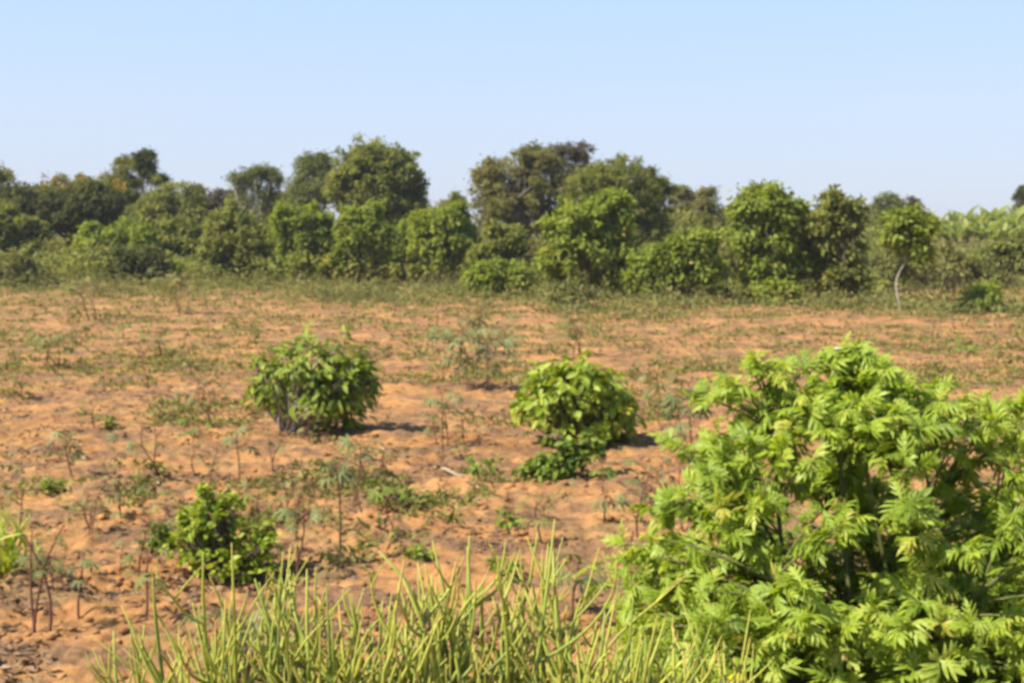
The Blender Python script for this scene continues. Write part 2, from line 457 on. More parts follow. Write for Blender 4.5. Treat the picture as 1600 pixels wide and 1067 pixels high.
def background():
    # --- far trees
    T('round_tree', 'tree', 88, -18, [(-18, 315, 70, 105), (-40, 350, 80, 120)], 'round', 'dark rounded tree cut off beside the spreading dark-crowned tree')
    T('flowering_tree', 'tree', 96, 125, [(118, 312, 120, 68), (75, 325, 70, 60), (165, 320, 80, 70), (150, 350, 110, 80)], 'yellow',
      'green tree with orange blossoms dotted along its top', extra=blossoms)
    T('spreading_tree', 'tree', 78, 108, [(70, 330, 90, 62), (135, 328, 95, 66), (60, 350, 80, 50), (110, 345, 130, 60), (150, 355, 60, 50)], 'dark',
      'wide spreading tree with dark olive crown over a bare shaded trunk', trunk_r=.14, dens=1.2)
    T('slender_tree', 'tree', 98, 205, [(208, 275, 58, 50), (190, 300, 60, 60), (205, 330, 80, 70), (180, 345, 60, 60)], 'yellow', 'slender yellow-green tree beneath the dark topknot', dens=.8)
    T('crooked_tree', 'tree', 94, 236, [(231, 249, 26, 14), (222, 262, 16, 11), (246, 282, 24, 15), (229, 270, 10, 9)], 'dark', 'crooked tree ending in small dark leafy topknots', trunk_r=.08, dens=1.1)
    T('round_tree', 'tree', 90, 270, [(272, 322, 78, 74), (250, 345, 80, 70), (295, 345, 40, 70)], 'round', 'mid-green domed tree next to the crooked tree')
    T('mango_tree', 'tree', 96, 350, [(350, 325, 62, 56), (330, 350, 50, 50), (375, 330, 40, 40)], 'brown', 'low dark tree with brownish red foliage behind the airy pale-trunked tree', dens=2.2, lf=1.2)
    T('airy_tree', 'tree', 86, 392, [(378, 285, 36, 34), (405, 281, 38, 34), (428, 282, 24, 30), (400, 320, 66, 70), (400, 355, 60, 50)], 'airy',
      'open airy tree with a pale upright trunk and thin top', bark='pale', bark_vary=.7)
    T('leaning_tree', 'tree', 84, 500, [(480, 270, 40, 46), (505, 268, 36, 44), (495, 305, 80, 60), (470, 320, 40, 50), (520, 320, 50, 60)], 'airy',
      'feathery light tree with pale slanting branches beside the big round one', bark='pale', bark_vary=.75, dens=1.15)
    T('big_round_tree', 'tree', 80, 600, [(580, 270, 100, 78), (612, 300, 105, 110), (560, 310, 80, 100), (640, 335, 52, 90), (595, 255, 60, 50), (600, 345, 110, 90)], 'round',
      'big round dark-sided tree, tallest over the bright shrubs', dens=1.15)
    T('cypress_tree', 'tree', 84, 714, [(714, 318, 18, 36), (714, 340, 30, 50), (715, 370, 40, 60)], 'bigmid', 'narrow pointed conifer in the dip between two big trees', dens=1.3, lf=.7)
    T('branching_tree', 'tree', 76, 815, [(790, 285, 80, 70), (835, 262, 76, 60), (760, 290, 48, 44), (845, 300, 80, 80), (800, 335, 110, 90), (850, 350, 80, 80), (775, 335, 70, 80)], 'olive',
      'large many-lobed olive tree with pale limbs showing through', bark='pale', bark_vary=.35, trunk_r=.13)
    T('sparse_tree', 'tree', 90, 890, [(868, 250, 36, 36), (890, 243, 40, 30), (910, 242, 28, 34), (905, 268, 40, 40), (880, 290, 50, 50)], 'brown',
      'thin brown-leaved tree with sky showing through, behind two large crowns', dens=1.0)
    T('domed_tree', 'tree', 72, 985, [(975, 300, 130, 88), (930, 310, 90, 70), (1010, 330, 80, 110), (960, 345, 120, 90), (1000, 365, 90, 70)], 'fine',
      'broad smooth-domed tree of fine drooping leaves', dens=1.15)
    T('scrubby_tree', 'tree', 88, 1085, [(1085, 335, 80, 55), (1060, 310, 30, 30), (1105, 318, 36, 38), (1085, 360, 90, 70)], 'olive', 'low olive tree with bare twigs poking out, beyond the smooth dome', dens=.75)
    T('airy_tree', 'tree', 98, 1378, [(1382, 322, 40, 34), (1366, 340, 30, 36), (1385, 350, 50, 50)], 'airy', 'small airy tree behind the dark upright shrub', dens=.9)
    T('rusty_tree', 'tree', 100, 1420, [(1421, 322, 30, 22), (1418, 342, 40, 30)], 'brown', 'rust-tinted treetop between airy tree and the bananas', dens=1.2)
    T('round_tree', 'tree', 118, 1610, [(1610, 318, 40, 50), (1612, 345, 50, 60)], 'dark', 'dark tree just entering the picture above the bananas')
    T('standard_tree', 'tree', None, 1412, [(1402, 350, 22, 16), (1425, 344, 30, 18), (1443, 360, 20, 24), (1404, 374, 26, 24), (1430, 384, 30, 24), (1440, 398, 14, 16)], 'big',
      'little tree on a thin bare pale trunk at the field edge', base_y=492, trunk_r=.026, bark='pale', bark_vary=.4, lf=.8, wob=.06, dens=.6)
    # fill behind
    for cx, lb in ((30, 'bush mass under the far left dark tree'), (455, 'bush behind the airy tree and bright shrubs'), (690, 'bush at the foot of the pointed conifer')):
        pass
    T('round_tree', 'tree', 92, 455, [(450, 345, 70, 70), (430, 365, 60, 70)], 'round', 'squat green tree filling the gap below the feathery light tree')
    T('round_tree', 'tree', 96, 690, [(690, 350, 70, 56), (675, 372, 60, 60)], 'olive', 'squat olive tree at the foot of the pointed conifer')
    T('round_tree', 'tree', 96, 1140, [(1140, 362, 70, 60), (1120, 378, 90, 60)], 'round', 'squat green tree showing between scrubby tree and tall leafy shrub')
    T('round_tree', 'tree', 100, 1262, [(1262, 365, 50, 60), (1300, 370, 60, 50), (1340, 365, 60, 56)], 'olive', 'low olive tree peeping between the two tall leafy shrubs')
    # --- front shrubs
    shrub(74, 20, [(10, 365, 70, 60), (45, 385, 60, 60), (0, 400, 60, 60)], 'bigmid', 'dark green shrub beneath the cut-off rounded tree')
    shrub(72, 180, [(150, 385, 60, 50), (190, 380, 60, 50), (225, 395, 50, 60), (160, 415, 90, 60)], 'big', 'broad bright green shrub beside the spreading tree trunk')
    shrub(66, 212, [(205, 422, 60, 44), (235, 425, 40, 50), (190, 435, 30, 25)], 'dark', 'dark low shrub in front of the broad bright one', lf=1.1)
    shrub(74, 278, [(275, 385, 60, 60), (300, 395, 50, 60), (260, 410, 50, 50)], 'bigmid', 'green shrub with pale stems between two brighter shrubs')
    shrub(68, 368, [(355, 365, 64, 60), (380, 395, 80, 76), (335, 385, 40, 50), (410, 415, 50, 50), (355, 425, 50, 30)], 'bigmid', 'dark glossy shrub with deep shade along its base')
    shrub(68, 472, [(460, 362, 60, 66), (490, 385, 70, 90), (445, 390, 44, 70), (475, 418, 80, 50)], 'big', 'bushy leaf-green shrub below the feathery light tree')
    shrub(67, 562, [(545, 370, 40, 80), (582, 368, 46, 70), (560, 400, 84, 76), (600, 390, 30, 60), (535, 415, 40, 46)], 'big', 'upright two-peaked leafy shrub before the big round tree')
    shrub(70, 640, [(640, 385, 46, 66), (622, 410, 40, 50)], 'big', 'small leafy shrub in the shade of the big round tree', dens=1.1)
    shrub(66, 690, [(670, 370, 50, 60), (705, 368, 60, 70), (725, 395, 40, 70), (690, 405, 90, 60), (700, 342, 24, 20)], 'big', 'pale bright shrub with stems showing, next to the orange soil heap', lf=1.05)
    shrub(60, 770, [(775, 405, 60, 70), (750, 425, 40, 60), (800, 395, 40, 60)], 'bigmid', 'scrubby shrub under the many-lobed olive tree')
    shrub(53, 785, [(780, 440, 66, 48), (755, 447, 40, 34), (808, 450, 40, 34)], 'big', 'low rounded shrub on the weedy field margin')
    shrub(60, 840, [(840, 425, 60, 70), (855, 450, 50, 40)], 'olive', 'olive shrub hugging the side of the great bright one')
    shrub(52, 925, [(905, 360, 80, 76), (955, 350, 66, 80), (920, 405, 130, 90), (960, 420, 60, 90), (880, 425, 60, 80), (960, 325, 30, 30)], 'big', 'great bright yellow-green shrub before the smooth domed tree')
    shrub(48, 1060, [(1085, 398, 70, 56), (1050, 425, 90, 80), (1090, 430, 80, 80), (1015, 440, 60, 60), (1120, 445, 30, 60)], 'big', 'yellowish tangled shrub with deep shade on its far side', lf=.95)
    shrub(49, 1200, [(1195, 338, 90, 66), (1225, 360, 60, 90), (1170, 360, 50, 80), (1205, 400, 96, 90), (1195, 445, 60, 60), (1235, 430, 50, 60)], 'big', 'tall thick leafy shrub with drooping leaves, wider of the upright pair')
    shrub(49, 1308, [(1305, 338, 52, 60), (1290, 370, 56, 80), (1328, 370, 44, 90), (1308, 415, 84, 90), (1318, 445, 64, 50)], 'bigmid', 'tall dark columnar shrub, narrower of the upright pair')
    shrub(56, 1150, [(1150, 420, 50, 70), (1140, 440, 50, 50)], 'olive', 'thin olive shrub beside the taller of the upright pair', dens=.7)
    shrub(47, 1215, [(1215, 465, 46, 30)], 'big', 'small fresh green shrub at the foot of the tall thick one', dens=1.2)
    shrub(42, 1535, [(1535, 480, 62, 50), (1520, 490, 40, 36)], 'big', 'small round grass-green shrub by the bare orange strip', lf=.7, dens=1.3)
    shrub(66, 1575, [(1575, 400, 70, 60), (1600, 410, 60, 70), (1545, 415, 40, 40)], 'bigmid', 'green shrub below the banana clump', lf=.9)
    shrub(45, 1290, [(1290, 485, 70, 36), (1330, 490, 50, 30)], 'dusty', 'dusty low shrub under the columnar one', lf=.8)
    shrub(46, 1060, [(1060, 480, 70, 34), (1100, 482, 50, 30)], 'dusty', 'dusty low shrub under the yellowish tangled one', lf=.8)
    shrub(45, 870, [(880, 470, 90, 36)], 'dusty', 'dusty low shrub at the foot of the great bright one', lf=.8)
    shrub(62, 20, [(20, 440, 70, 60), (55, 450, 60, 50), (-10, 455, 60, 60)], 'dusty', 'dusty grey-green shrub at the end of the weedy margin')
    shrub(50, 1480, [(1480, 425, 90, 50), (1430, 430, 60, 40), (1550, 440, 60, 50)], 'dusty', 'wide dusty shrub spreading before the banana clump', lf=.8)
    shrub(58, 1395, [(1395, 420, 70, 50), (1370, 440, 50, 50)], 'dusty', 'dusty shrub behind the little tree on its thin bare trunk', lf=.8)

    # --- bananas
    bl = blade([0, .15, .4, .7, .9, 1], [.02, .10, .125, .11, .07, 0], .35, .5)
    def banana(px, py_top, D, seed):
        r = np.random.default_rng(seed)
        x = at(px, 380, D)[0]; b = np.array([x, D, tz(x, D)])
        top = at(px, py_top - 8, D)[2]; H = top - b[2]
        e = thing('banana_plant', b, 'banana plant with ragged pale leaves in the far clump', 'banana plant', 'banana plants on the far rise')
        tb = MB(); c = b + np.array([r.normal() * .1, 0, H * .46])
        limb(tb, b - [0, 0, .1], c, .13, .07, r, 6, .02, .5, 8); tb.build('stem', M['greenstem'], e, b, True)
        mb = MB(); n = 26
        az = np.arange(n) * 2.4 + r.uniform(0, 6); up = r.uniform(.6, 4.0, n)
        Dr = nrm(np.stack([np.cos(az), np.sin(az), up], 1)); N = nrm(np.stack([-np.cos(az) * .6, -np.sin(az) * .6, np.ones(n)], 1))
        mb.leaves(b + (c - b) * r.uniform(.35, 1.05, (n, 1)) + Dr * .1, Dr, N, r.uniform(.32, .52, n) * H, bl, np.clip(r.normal(.45, .2, n), 0, 1), 1.1)
        mb.build('leaves', M['banana'], e, b)
    for i, (px, pt, D) in enumerate([(1448, 330, 106), (1470, 332, 112), (1488, 326, 104), (1505, 320, 112), (1522, 330, 102), (1538, 322, 110), (1552, 316, 104), (1566, 322, 112),
                                    (1580, 312, 100), (1592, 318, 110), (1606, 320, 104), (1460, 350, 98), (1495, 350, 96), (1530, 348, 96), (1570, 345, 95), (1340, 345, 112), (1625, 320, 100), (1480, 342, 99), (1512, 340, 99), (1546, 336, 98), (1586, 334, 96), (1612, 338, 97), (1435, 346, 104), (1600, 322, 107)]):
        banana(px, pt, D, 100 + i)


# ------------------------------------------------------------------ field plants
def cassava(px, py, hpx, label, group='young cassava plants in the field', spread=.5, nleaf=7, mat='bluish', stemm='redstem', nst=1, leaf=.16, seed=None, lean=0, low=.5, name='cassava_plant', cat='cassava plant'):
    b = ground_at(px, py); k = b[1] / F; H = hpx * k
    r = np.random.default_rng(hash_(label + str(px)) % 2 ** 31 if seed is None else seed)
    e = thing(name, b, label, cat, group)
    cassava_mesh(e, b, H, r, spread, nleaf, mat, stemm, nst, leaf, lean, low)
    return e


def cassava_mesh(e, b, H, r, spread, nleaf, mat, stemm, nst, leaf, lean, low):
    tb = MB(); mb = MB()
    for s in range(nst):
        a = r.uniform(0, 6.28); top = b + np.array([math.cos(a) * .12 * H * (nst > 1) * 2 + lean * H, math.sin(a) * .12 * H, H * r.uniform(.75, .95)])
        p = limb(tb, b + [r.normal() * .03 * nst, r.normal() * .03 * nst, -.05], top, (.009 + .003 * H), .0045, r, 7, .05, .5, 5)
        n = max(3, nleaf // nst)
        az = np.arange(n) * 2.4 + r.uniform(0, 6)
        t = r.uniform(low, 1, n) ** .8
        start = np.stack([np.interp(t, np.linspace(0, 1, 7), p[:, j]) for j in range(3)], 1)
        pet = nrm(np.stack([np.cos(az), np.sin(az), r.uniform(.0, .8, n)], 1)) * (r.uniform(.4, 1, n) * spread * H * .5)[:, None]
        end = start + pet
        for q in range(n):
            mid = (start[q] + end[q]) / 2 + [0, 0, .02]
            tb.tube(np.array([start[q], mid, end[q]]), [.004, .0035, .003], .7, 4)
        Dr = nrm(pet + np.array([0, 0, -1]) * np.linalg.norm(pet, axis=1, keepdims=True) * r.uniform(.2, .9, (n, 1)))
        N = nrm(np.array([0, -.2, 1.]) + r.normal(size=(n, 3)) * .35)
        mb.leaves(end, Dr, N, leaf * r.uniform(.6, 1.05, n), PALM, np.clip(r.normal(.5, .2, n), 0, 1), 1.0)
    tb.build('stem', M[stemm], e, b, True)
    mb.build('leaves', M[mat], e, b)


def leaf_clump(name, cat, px, py, w, h, label, mat, tmpl, ll, n, group=None, stems=6, stemmat='greenstem', droop=.5, wid=1.0, lobes=None, deep=.9, vmean=.5, stem_r=.009, outward=.7, shoots=0, bare=()):
    """bush standing in the field: oval mass of separately modelled leaves on a bundle of stems"""
    b = ground_at(px, py); D = b[1]; k = D / F
    r = np.random.default_rng(hash_(label) % 2 ** 31)
    e = thing(name, b, label, cat, group)
    lobes = lobes or [(px, py - h / 2, w, h)]
    W = px_lobes(lobes, D, deep)
    mb = MB(); tb = MB()
    tot = sum(l[2] * l[3] for l in lobes)
    for (cx, cy, cz, rx, ry, rz), l in zip(W, lobes):
        m = int(n * l[2] * l[3] / tot)
        ncl = max(5, m // 6)
        d = sph(ncl, r); d[:, 2] = np.where(d[:, 2] < -.75, -d[:, 2], d[:, 2])
        rad = np.where(r.random(ncl) < .3, r.uniform(.35, .8, ncl), r.uniform(.72, 1.14, ncl))
        rad = rad * (1 + .35 * perlin(d[:, 0] * 1.7 + cx * 9, d[:, 2] * 1.7 + d[:, 1] + cz * 7, 91))
        C = np.array([cx, cy, cz]) + d * rad[:, None] * [rx, ry, rz]
        C[:, 2] = np.maximum(C[:, 2], b[2] + .05)
        cv = np.clip(r.normal(vmean, .15, ncl), 0, 1)
        for q in range(0, ncl, max(1, ncl // (stems * 4))):
            s = b + np.array([r.normal() * .05, r.normal() * .05, -.04])
            limb(tb, s, C[q], stem_r * 1.3, stem_r * .4, r, 6, .07, .6, 5)
        idx = np.repeat(np.arange(ncl), 6); mm = len(idx)
        az = np.tile(np.arange(6) * 1.05, ncl) + r.uniform(0, 6, mm)
        ringd = np.stack([np.cos(az), np.sin(az), r.normal(size=mm) * .3], 1)
        Dr = nrm(ringd * .7 + d[idx] * outward + np.array([0, 0, -droop]) + r.normal(size=(mm, 3)) * .2)
        P = C[idx] + r.normal(size=(mm, 3)) * ll * .3
        N = nrm(np.array([0, 0, .8]) + d[idx] * .6 + r.normal(size=(mm, 3)) * .5)
        P[:, 2] = np.maximum(P[:, 2], b[2] + .03)
        mb.leaves(P, Dr, N, ll * r.uniform(.6, 1.2, mm), tmpl, np.clip(cv[idx] + r.normal(0, .13, mm), 0, 1), wid)
    for bx_, by_ in bare:
        limb(tb, b + [r.normal() * .04, -.02, -.05], at(bx_, by_, D - .42), .012, .006, r, 7, .06, .95, 6)
    for q in range(shoots):
        w = W[r.integers(0, len(W))]; an = r.uniform(0, 6.28); el = r.uniform(.0, 1.5)
        d = np.array([math.cos(an) * math.cos(el), math.sin(an) * math.cos(el), math.sin(el)]); c = np.array(w[:3])
        p0 = c + d * np.array(w[3:6]) * .6; p1 = c + d * np.array(w[3:6]) + nrm((d + [0, 0, .5])[None])[0] * r.uniform(.3, 1.5) * ll
        p1[2] = max(p1[2], b[2] + .08)
        path = limb(tb, p0, p1, stem_r * .5, stem_r * .25, r, 5, .06, .7, 4)
        m = 7; t = r.uniform(.35, 1, m); P = np.stack([np.interp(t, np.linspace(0, 1, 5), path[:, j]) for j in range(3)], 1)
        az = np.arange(m) * 2.4; Dr = nrm(np.stack([np.cos(az), np.sin(az), r.uniform(-.3, .7, m)], 1) + d * .6)
        mb.leaves(P, Dr, nrm(np.array([0, 0, 1.]) + r.normal(size=(m, 3)) * .5), ll * r.uniform(.5, 1, m), tmpl, np.clip(r.normal(vmean + .25, .15, m), 0, 1), wid)
    tb.build('stems', M[stemmat], e, b, True)
    mb.build('foliage', M[mat], e, b)
    return e, b


def field():
    leaf_clump('field_bush', 'bush', 452, 676, 0, 0, 'round dark green bush with bare pale stems at its base, alone on orange soil', 'fielddk', LONG, .17, 1500, 'bushes in the open field',
               lobes=[(495, 572, 140, 76), (425, 596, 76, 70), (540, 600, 92, 76), (500, 618, 120, 70), (525, 648, 80, 50), (562, 596, 44, 46), (408, 618, 36, 40)], stems=8, stemmat='pale', droop=.3, stem_r=.014, outward=.8, shoots=18, bare=((468, 598), (432, 606), (452, 616), (490, 625), (475, 640)))
    leaf_clump('field_bush', 'bush', 900, 700, 0, 0, 'round lime-green bush with oval leaves, alone on orange soil', 'lime', OVAL, .145, 1600, 'bushes in the open field',
               lobes=[(895, 592, 110, 66), (870, 620, 120, 84), (935, 625, 110, 90), (905, 660, 140, 84), (845, 632, 60, 60), (930, 690, 100, 44), (965, 650, 50, 70)], stems=8, droop=.6, stem_r=.012, shoots=14)
    leaf_clump('trailing_bush', 'bush', 850, 745, 0, 0, 'low trailing green plant sprawling from the lime-green bush', 'field', OVAL, .10, 700, None,
               lobes=[(842, 738, 56, 36), (872, 722, 60, 36), (902, 708, 60, 40), (925, 695, 40, 36)], stems=4, droop=.3)
    leaf_clump('small_leaf_bush', 'bush', 352, 905, 0, 0, 'small-leaved glossy lime bush behind the pencil-stemmed hedge', 'lime', ROUND, .058, 2000, None,
               lobes=[(330, 815, 70, 56), (372, 840, 90, 56), (320, 782, 24, 36), (408, 850, 56, 50), (345, 868, 110, 44), (292, 852, 50, 50), (405, 885, 56, 34), (300, 815, 30, 30), (355, 800, 30, 36)], stems=7, stemmat='bark', droop=.1, stem_r=.008, outward=.9, shoots=40)
    leaf_clump('small_leaf_bush', 'bush', 240, 862, 0, 0, 'tiny bush beside the small-leaved glossy lime one', 'field', ROUND, .055, 240, None,
               lobes=[(243, 838, 40, 40), (250, 850, 30, 26)], stems=3, droop=.2, stem_r=.005)

    cassava(75, 577, 66, 'bushy young cassava with a flat leafy top, near the weedy margin', spread=1.5, nleaf=30, nst=4, mat='dusty', leaf=.22)
    cassava(140, 500, 66, 'tall grey-green cassava against the dusty margin', spread=1.3, nleaf=44, nst=5, mat='dusty', leaf=.26)
    cassava(280, 492, 62, 'grey-green cassava before the shrub with pale stems', spread=1.3, nleaf=44, nst=5, mat='dusty', leaf=.26)
    cassava(250, 560, 40, 'low cassava clump in the open soil behind the dark green bush', spread=1.6, nleaf=18, nst=3, mat='dusty', leaf=.2)
    cassava(748, 606, 108, 'leafiest cassava plant of the field, between the two round bushes', spread=1.0, nleaf=66, nst=4, mat='bluish', leaf=.25, low=.25)
    cassava(690, 700, 95, 'reddish-stemmed cassava in front of the leafiest one', spread=.7, nleaf=14, nst=2, leaf=.15)
    cassava(905, 555, 54, 'flat-topped cassava behind the lime-green bush', spread=1.6, nleaf=26, nst=3, mat='dusty', leaf=.2)
    cassava(110, 750, 100, 'thin upright cassava with a small tuft on top', spread=.55, nleaf=10, leaf=.15)
    cassava(372, 756, 100, 'thin cassava on the soil in front of the dark green bush', spread=.6, nleaf=9, leaf=.14)
    cassava(568, 800, 120, 'cassava with one broad pale palmate leaf beside the dark bush shadow', spread=.55, nleaf=8, leaf=.15, lean=-.05)
    cassava(528, 870, 190, 'tall bare-stemmed cassava over the middle of the hedge', spread=.3, nleaf=9, leaf=.13, low=.7)
    cassava(603, 800, 50, 'short reddish weed beside the tall bare-stemmed cassava', spread=1.2, nleaf=12, nst=2, leaf=.12, mat='field')
    cassava(902, 960, 105, 'dark palmate cassava with a red stem in front of the hedge gap', spread=.95, nleaf=12, leaf=.16)
    cassava(70, 985, 190, 'bare red-brown cassava stems with few leaves at the field corner', spread=.35, nleaf=10, nst=3, leaf=.085, low=.3)
    cassava(130, 960, 130, 'thin brown stem next to the bare red-brown cassava', spread=.35, nleaf=6, leaf=.1, low=.3)
    cassava(470, 905, 130, 'blue-green leaved cassava at the side of the small-leaved lime bush', spread=.8, nleaf=13, nst=2, leaf=.13)
    cassava(365, 1075, 150, 'blue-green bushy plant standing among the pencil stems', spread=.9, nleaf=26, nst=3, leaf=.13, low=.3)
    cassava(1085, 720, 135, 'dark drooping cassava beside the large lobed-leaf shrub', spread=.75, nleaf=26, nst=2, leaf=.22, low=.25)
    cassava(1010, 800, 50, 'small cassava between lime-green bush and lobed-leaf shrub', spread=1.3, nleaf=8, leaf=.16)
    cassava(945, 815, 36, 'low cassava sprig lying near the bright bare patch', spread=1.6, nleaf=6, leaf=.16)
    cassava(1508, 575, 44, 'small dark seedling on bare soil behind the lobed-leaf shrub', spread=1.0, nleaf=9, leaf=.16, mat='field')
    cassava(1575, 700, 70, 'sparse cassava behind the outer shoots of the lobed-leaf shrub', spread=.9, nleaf=10, leaf=.17)
    cassava(195, 536, 34, 'short green seedling between two grey-green cassavas', spread=.8, nleaf=8, leaf=.15, mat='field')
    cassava(300, 690, 40, 'fresh green seedling in the dark mulch patch', spread=1.1, nleaf=9, leaf=.12, mat='field')

    def weed(px, py, w, h, label, mat='field', n=60, ll=.07):
        leaf_clump('weed_clump', 'weed', px, py, w, h, label, mat, OVAL, ll, n, 'green weed clumps on the bare soil', stems=2, droop=.2, stem_r=.003, lobes=[(px, py - h / 2, w, h)])
    weed(752, 742, 56, 24, 'flat weed clump beside the pale stick', n=130)
    weed(943, 748, 34, 14, 'tiny weed clump on the bare patch below the lime-green bush', n=60)
    weed(653, 875, 40, 26, 'dark weed clump behind the tallest pencil stems', 'fielddk', n=90, ll=.06)
    weed(785, 895, 44, 24, 'green weed clump behind the pencil-stem hedge gap', n=90, ll=.06)
    weed(248, 750, 60, 26, 'pale grassy weed clump on the brown mulch', 'weed', n=120)
    weed(175, 672, 30, 20, 'small dark weed clump near the thin upright cassava', 'fielddk', n=60)
    weed(85, 770, 34, 18, 'fresh weed clump left of the thin upright cassava', n=60)
    leaf_clump('grass_tuft', 'grass', 6, 900, 40, 70, 'light green grassy tuft at the field corner', 'lime', BLADE, .30, 90, None, stems=2, droop=-1.2, stem_r=.003, lobes=[(6, 880, 36, 30)], vmean=.6)
    weed(785, 815, 50, 16, 'scattered weed clump above the hedge middle', n=60)

    # random young plants: five built, the rest copied
    protos = []
    lab = {'a': 'sparse cassava seedling dotted over the open orange soil', 'b': 'dusty weedy seedling near the shrubs of the far margin'}
    r = np.random.default_rng(5)
    for i in range(6):
        p = ground_at(300 + 150 * i, 600)
        e = thing('cassava_seedling', p, lab['a'], 'seedling', 'scattered seedlings in the field')
        cassava_mesh(e, p, r.uniform(.35, .7), r, r.uniform(.8, 1.4), int(r.integers(6, 14)), ('bluish', 'dusty', 'weed')[i % 3], 'redstem', int(r.integers(1, 3)), .10, r.normal() * .06, .3)
        protos.append(e)
    bushes = [ground_at(480, 670), ground_at(900, 700)]
    placed = 0; used = [False] * 6
    while placed < 150:
        py = 478 + 500 * r.random() ** 1.7; px = r.uniform(-40, 1640)
        q = ground_at(px, py)
        if any(np.hypot(*(q[:2] - bb[:2])) < 1.3 for bb in bushes): continue
        if py > 880 and px > 250: continue
        i = int(r.integers(0, 6)); src = protos[i]
        if not used[i]:
            c = src; used[i] = True
        else:
            c = src.copy(); COL.objects.link(c)
            for ch in src.children:
                d = ch.copy(); COL.objects.link(d); d.parent = c
        c.location = Vector(q.tolist()); c.rotation_euler.z = r.uniform(0, 6.28)
        s = r.uniform(.45, 1.15); c.scale = (s, s, s)
        if q[1] > 36:
            c['label'] = lab['b']; c['group'] = 'dusty seedlings by the far margin'
        placed += 1


